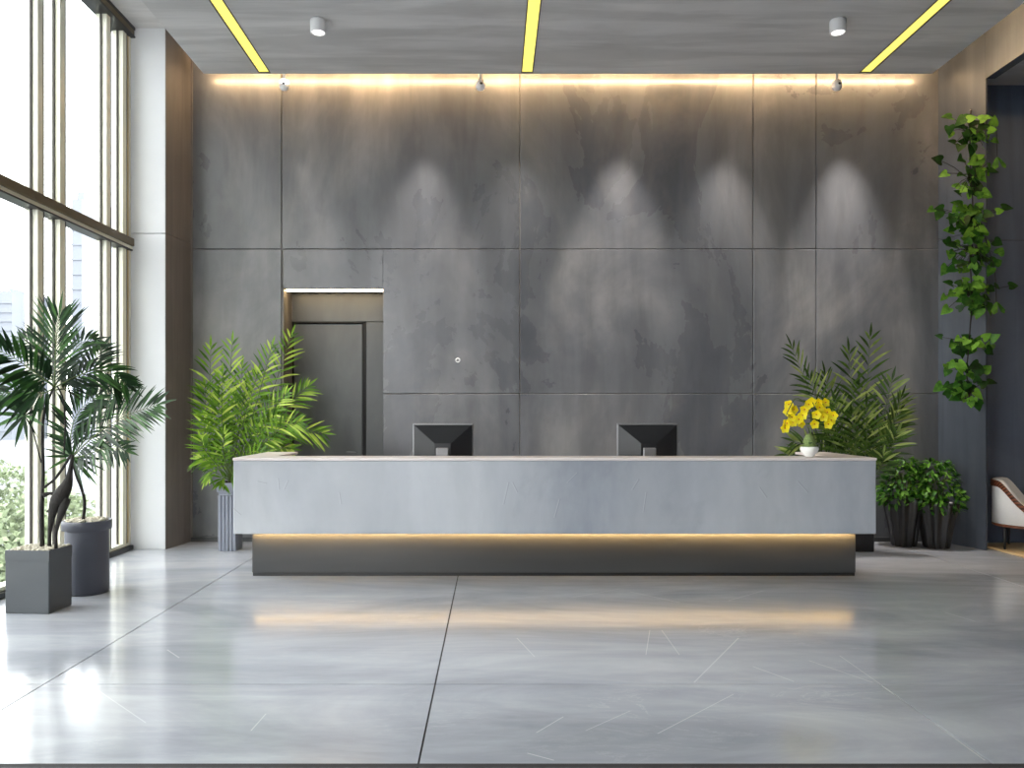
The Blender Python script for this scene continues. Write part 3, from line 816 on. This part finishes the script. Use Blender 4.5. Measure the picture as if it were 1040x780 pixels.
# --- orchid on the ledge
ox, oy, oz = (822-500)*6.98/800, 6.98, 1.10
t_ = thing('potted_orchid', 'yellow orchid in a small white pot on the desk ledge', 'potted flower', (ox, oy, oz), None)
m = MB(); m.lathe([(.030,0),(.038,.004),(.045,.018),(.072,.045),(.080,.07),(.076,.088),(.068,.092),(.062,.088),(.06,.07)], (ox,oy,oz), 40); m.build('flower_pot', M['whitepot'], t_)
m = MB(); m.lathe([(.060,.075),(.058,.10),(.052,.14),(.040,.175),(.022,.20),(.004,.208)], (ox,oy,oz), 28, mod=lambda a,z: 1+.05*math.cos(9*a+z*60)); m.build('moss_mound', M['moss'], t_)
D = 6.98
def br(pts): return catmull([P(a,b,D+dd) for a,b,dd in pts], 14)
stems = [br([(823,448,0),(824,430,.0),(820,412,-.02),(808,405,-.05),(799,420,-.06)]), br([(823,448,0),(824,425,.0),(826,410,.0),(818,410,.02),(810,425,.03)]), br([(823,448,0),(825,420,.0),(831,406,.02),(840,412,.03),(843,428,.03)])]
for s_ in stems:
    m = MB(); m.tube(s_, .0045, 6); m.build('stem', M['stem'], t_)
fl = [(801,411),(806,416),(800,418),(804,424),(799,430),(797,435),(805,429),(821,411),(817,416),(824,408),(815,422),(811,426),(813,430),(831,409),(838,409),(834,416),(840,419),(829,421),(836,424),(844,427),(841,431),(827,431),(846,422),(832,414)]
for (px, py) in fl:
    m = MB(); p = P(px, py, D+random.uniform(-.05,.02))
    f = V((random.uniform(-.35,.35), -1, random.uniform(-.1,.35))).normalized()
    a_ = f.cross(V((0,0,1))).normalized(); b_ = a_.cross(f)
    off = random.uniform(0, 1.2)
    for k in range(5):
        g_ = off+k*6.283/5; d = a_*math.cos(g_)+b_*math.sin(g_)+f*.25
        blade(m, p, d, .046, .044, f, .05, 0, 4, .2, .6)
    m.lathe([(.003,-.006),(.008,0),(.004,.006)], tuple(p+f*.008), 8, 1)
    nr = min((q for s_ in stems for q in s_), key=lambda q: (q-p).length)
    m.tube([nr, nr.lerp(p,.5)+V((0,0,.006)), p], .0018, 4, 2)
    m.build('blossom', [M['petal'], M['petal_core'], M['stem']], t_)
m = MB()
for k in range(6):
    a_ = k*1.05+.3
    blade(m, V((ox+.03*math.cos(a_), oy+.03*math.sin(a_), oz+.10)), V((math.cos(a_), math.sin(a_)*.7, .55)), .16, .04, V((0,0,1)), .45, 0, 6, .3, .5)
m.build('leaf', M['palm_dark'], t_)

# ------------------------------------------------------------------ armchair and rug
m = MB(); m.bbox(5.46, 8.8, 6.2, 8.95, .0, .018, .006); tag(m.build('area_rug', M['rug']), 'sand-coloured rug under the white armchair', 'rug')
AC = V((5.83, 8.56, .018)); rz = R(52)
mat = Matrix.Rotation(rz, 3, 'Z')
t_ = thing('armchair', 'white tub armchair with woven brown leather rim on a sand rug', 'armchair', tuple(AC), None)
Rr = .33
def upath(u, r):                # u -1..1 around the back, open towards -Y
    L1 = .26; arc = math.pi*Rr; tot = arc+2*L1; s_ = (u+1)/2*tot
    if s_ < L1: return V((-r, -(L1-s_), 0)), V((-1,0,0))
    if s_ > L1+arc: return V((r, -(s_-L1-arc), 0)), V((1,0,0))
    a_ = math.pi-(s_-L1)/Rr
    return V((r*math.cos(a_), r*math.sin(a_), 0)), V((math.cos(a_), math.sin(a_), 0))
def top(u):
    a_ = abs(u)
    if a_ < .28: return .75
    if a_ < .75:
        v = (a_-.28)/.47; v = v*v*(3-2*v); return .75-.29*v
    return .46
NU = 72; us = [-1+2*i/NU for i in range(NU+1)]
def ring(m, fn, mi=0, smooth=True):
    # fn(u) -> closed section list of local points
    secs = [fn(u) for u in us]; n = len(secs[0]); vs = [mat @ p + AC for s_ in secs for p in s_]
    fs = [(i*n+j, (i+1)*n+j, (i+1)*n+(j+1)%n, i*n+(j+1)%n) for i in range(NU) for j in range(n)]
    fs += [tuple(range(n)), tuple(NU*n+j for j in range(n))[::-1]]
    m.add(vs, fs, mi, smooth)
def sec(u, o0, o1, z0, z1, r=.012):
    p, nn = upath(u, Rr)
    return [p+nn*o0+V((0,0,z0)), p+nn*o1+V((0,0,z0)), p+nn*o1+V((0,0,z1-r)), p+nn*(o1-r)+V((0,0,z1)), p+nn*(o0+r)+V((0,0,z1)), p+nn*o0+V((0,0,z1-r))]
m = MB(); ring(m, lambda u: sec(u, -.05, .01, .275, top(u))); m.build('shell', M['upholstery'], t_)
m = MB(); ring(m, lambda u: sec(u, .008, .022, top(u)-.075, top(u)-.008, .004)); m.build('woven_band', M['leather'], t_, 'woven brown leather band around the rim')
def disc(m, r, l, z0, z1, b=.02, mi=0):
    pts = []
    for k in range(25): a_ = math.pi*k/24; pts.append((r*math.cos(a_), r*math.sin(a_)))
    pts += [(-r, -l), (r, -l)]
    n = len(pts)
    lv = [(1-.03, z0), (1, z0+b), (1, z1-b), (1-.06, z1)]
    vs = [mat @ V((x*k_, y*k_, z)) + AC for k_, z in lv for x, y in pts]
    fs = [tuple(range(n))[::-1], tuple(3*n+j for j in range(n))]
    fs += [(q*n+j, q*n+(j+1)%n, (q+1)*n+(j+1)%n, (q+1)*n+j) for q in range(3) for j in range(n)]
    m.add(vs, fs, mi, False)
m = MB(); disc(m, .275, .27, .30, .44, .03); m.build('seat_cushion', M['upholstery'], t_)
m = MB(); disc(m, .342, .26, .245, .278, .006); m.build('base_frame', M['wood'], t_, 'brown wooden base rim')
for (x, y) in ((-.25,-.2),(.25,-.2),(-.22,.2),(.22,.2)):
    m = MB(); p = mat @ V((x, y, 0)) + AC; m.tube([p+V((0,0,.25)), p], [.017, .012], 12); m.build('leg', M['black'], t_)

# ------------------------------------------------------------------ outside
m = MB(); m.box(-900, -4.3, -300, 900, -9, -8.5); struct(m.build('ground', M['ground']))
def tower(px0, px1, py, d, lb):
    a = P(px0, py, d); b = P(px1, py, d); m = MB(); h = a.z
    m.box(a.x, b.x, d, d+30, -8.5, h*.96); m.box(a.x+(b.x-a.x)*.15, b.x-(b.x-a.x)*.15, d+3, d+27, h*.96, h)
    n = 16
    for k in range(1, n): z = -8.5+(h+8.5)*.96*k/n; m.box(a.x-.3, b.x+.3, d-.4, d, z-.3, z+.3)
    tag(m.build('tower_building', M['towers']), lb, 'building', 'distant towers outside the window')
tower(73, 83, 193, 320, 'slim pale tower outside, the taller of the pair by the white pier')
tower(88, 103, 214, 360, 'broad pale tower outside, the lower of the pair by the white pier')
tower(-14, 12, 292, 300, 'wide faint tower block outside at the edge of the view')
def tree(px, py, d, r, lb):
    c = P(px, py, d) - V((0,0,r*.9)); t_ = thing('tree', lb, 'tree', (c.x, c.y, -8.5), 'trees below the window')
    m = MB(); m.tube([(c.x,c.y,-8.5),(c.x+.1,c.y,-4),(c.x,c.y,c.z)], [.25,.2,.1], 8); m.build('trunk', M['trunk'], t_)
    m = MB()
    for k in range(5200):
        v = V((random.gauss(0,1), random.gauss(0,1), random.gauss(0,1))).normalized()
        q = r*(.80+.2*random.random())*(1+.28*mnoise.noise(v*2.2+V((px,d,0))))
        p = c+V((v.x*q, v.y*q, v.z*q*.9))
        blade(m, p, v+V((random.uniform(-.8,.8), random.uniform(-.8,.8), random.uniform(-.8,.5))), .26, .17, v, .2, n=2)
    m.build('foliage', M['tree'], t_)
tree(8, 478, 26, 2.6, 'pale round tree outside, standing behind the other one')
tree(22, 520, 20, 1.9, 'pale yellow-green tree outside, in front of the other one')

# ------------------------------------------------------------------ light
w = bpy.data.worlds.new('world'); sc.world = w; w.use_nodes = True
bg = w.node_tree.nodes['Background']; bg.inputs[0].default_value = (.975, .985, 1, 1); bg.inputs[1].default_value = 6.8
s = bpy.data.lights.new('sun', 'SUN'); s.energy = 2.5; s.angle = R(6); so = bpy.data.objects.new('sun', s); COL.objects.link(so)
so.rotation_euler = V((-.70, .12, -.70)).to_track_quat('-Z', 'Y').to_euler()
def spot(x, y, z, e, half, blend, aim=(0,0,-1), col=(1,.93,.87), r=.02):
    l = bpy.data.lights.new('spot', 'SPOT'); l.energy = e; l.spot_size = 2*half; l.spot_blend = blend; l.color = col; l.shadow_soft_size = r
    o = bpy.data.objects.new('spot', l); COL.objects.link(o); o.location = (x, y, z)
    o.rotation_euler = V(aim).to_track_quat('-Z', 'Y').to_euler()
for px, e in ((300,280),(430,640),(525,330),(628,640),(735,460),(855,720)):
    x = (px-500)*DW/800
    spot(x, 8.71, 5.44, e, R(22.5), .95, (0,.04,-1))
for x in (-1.64, 3.255): spot(x, 7.42, 5.06, 40, R(40), .8)
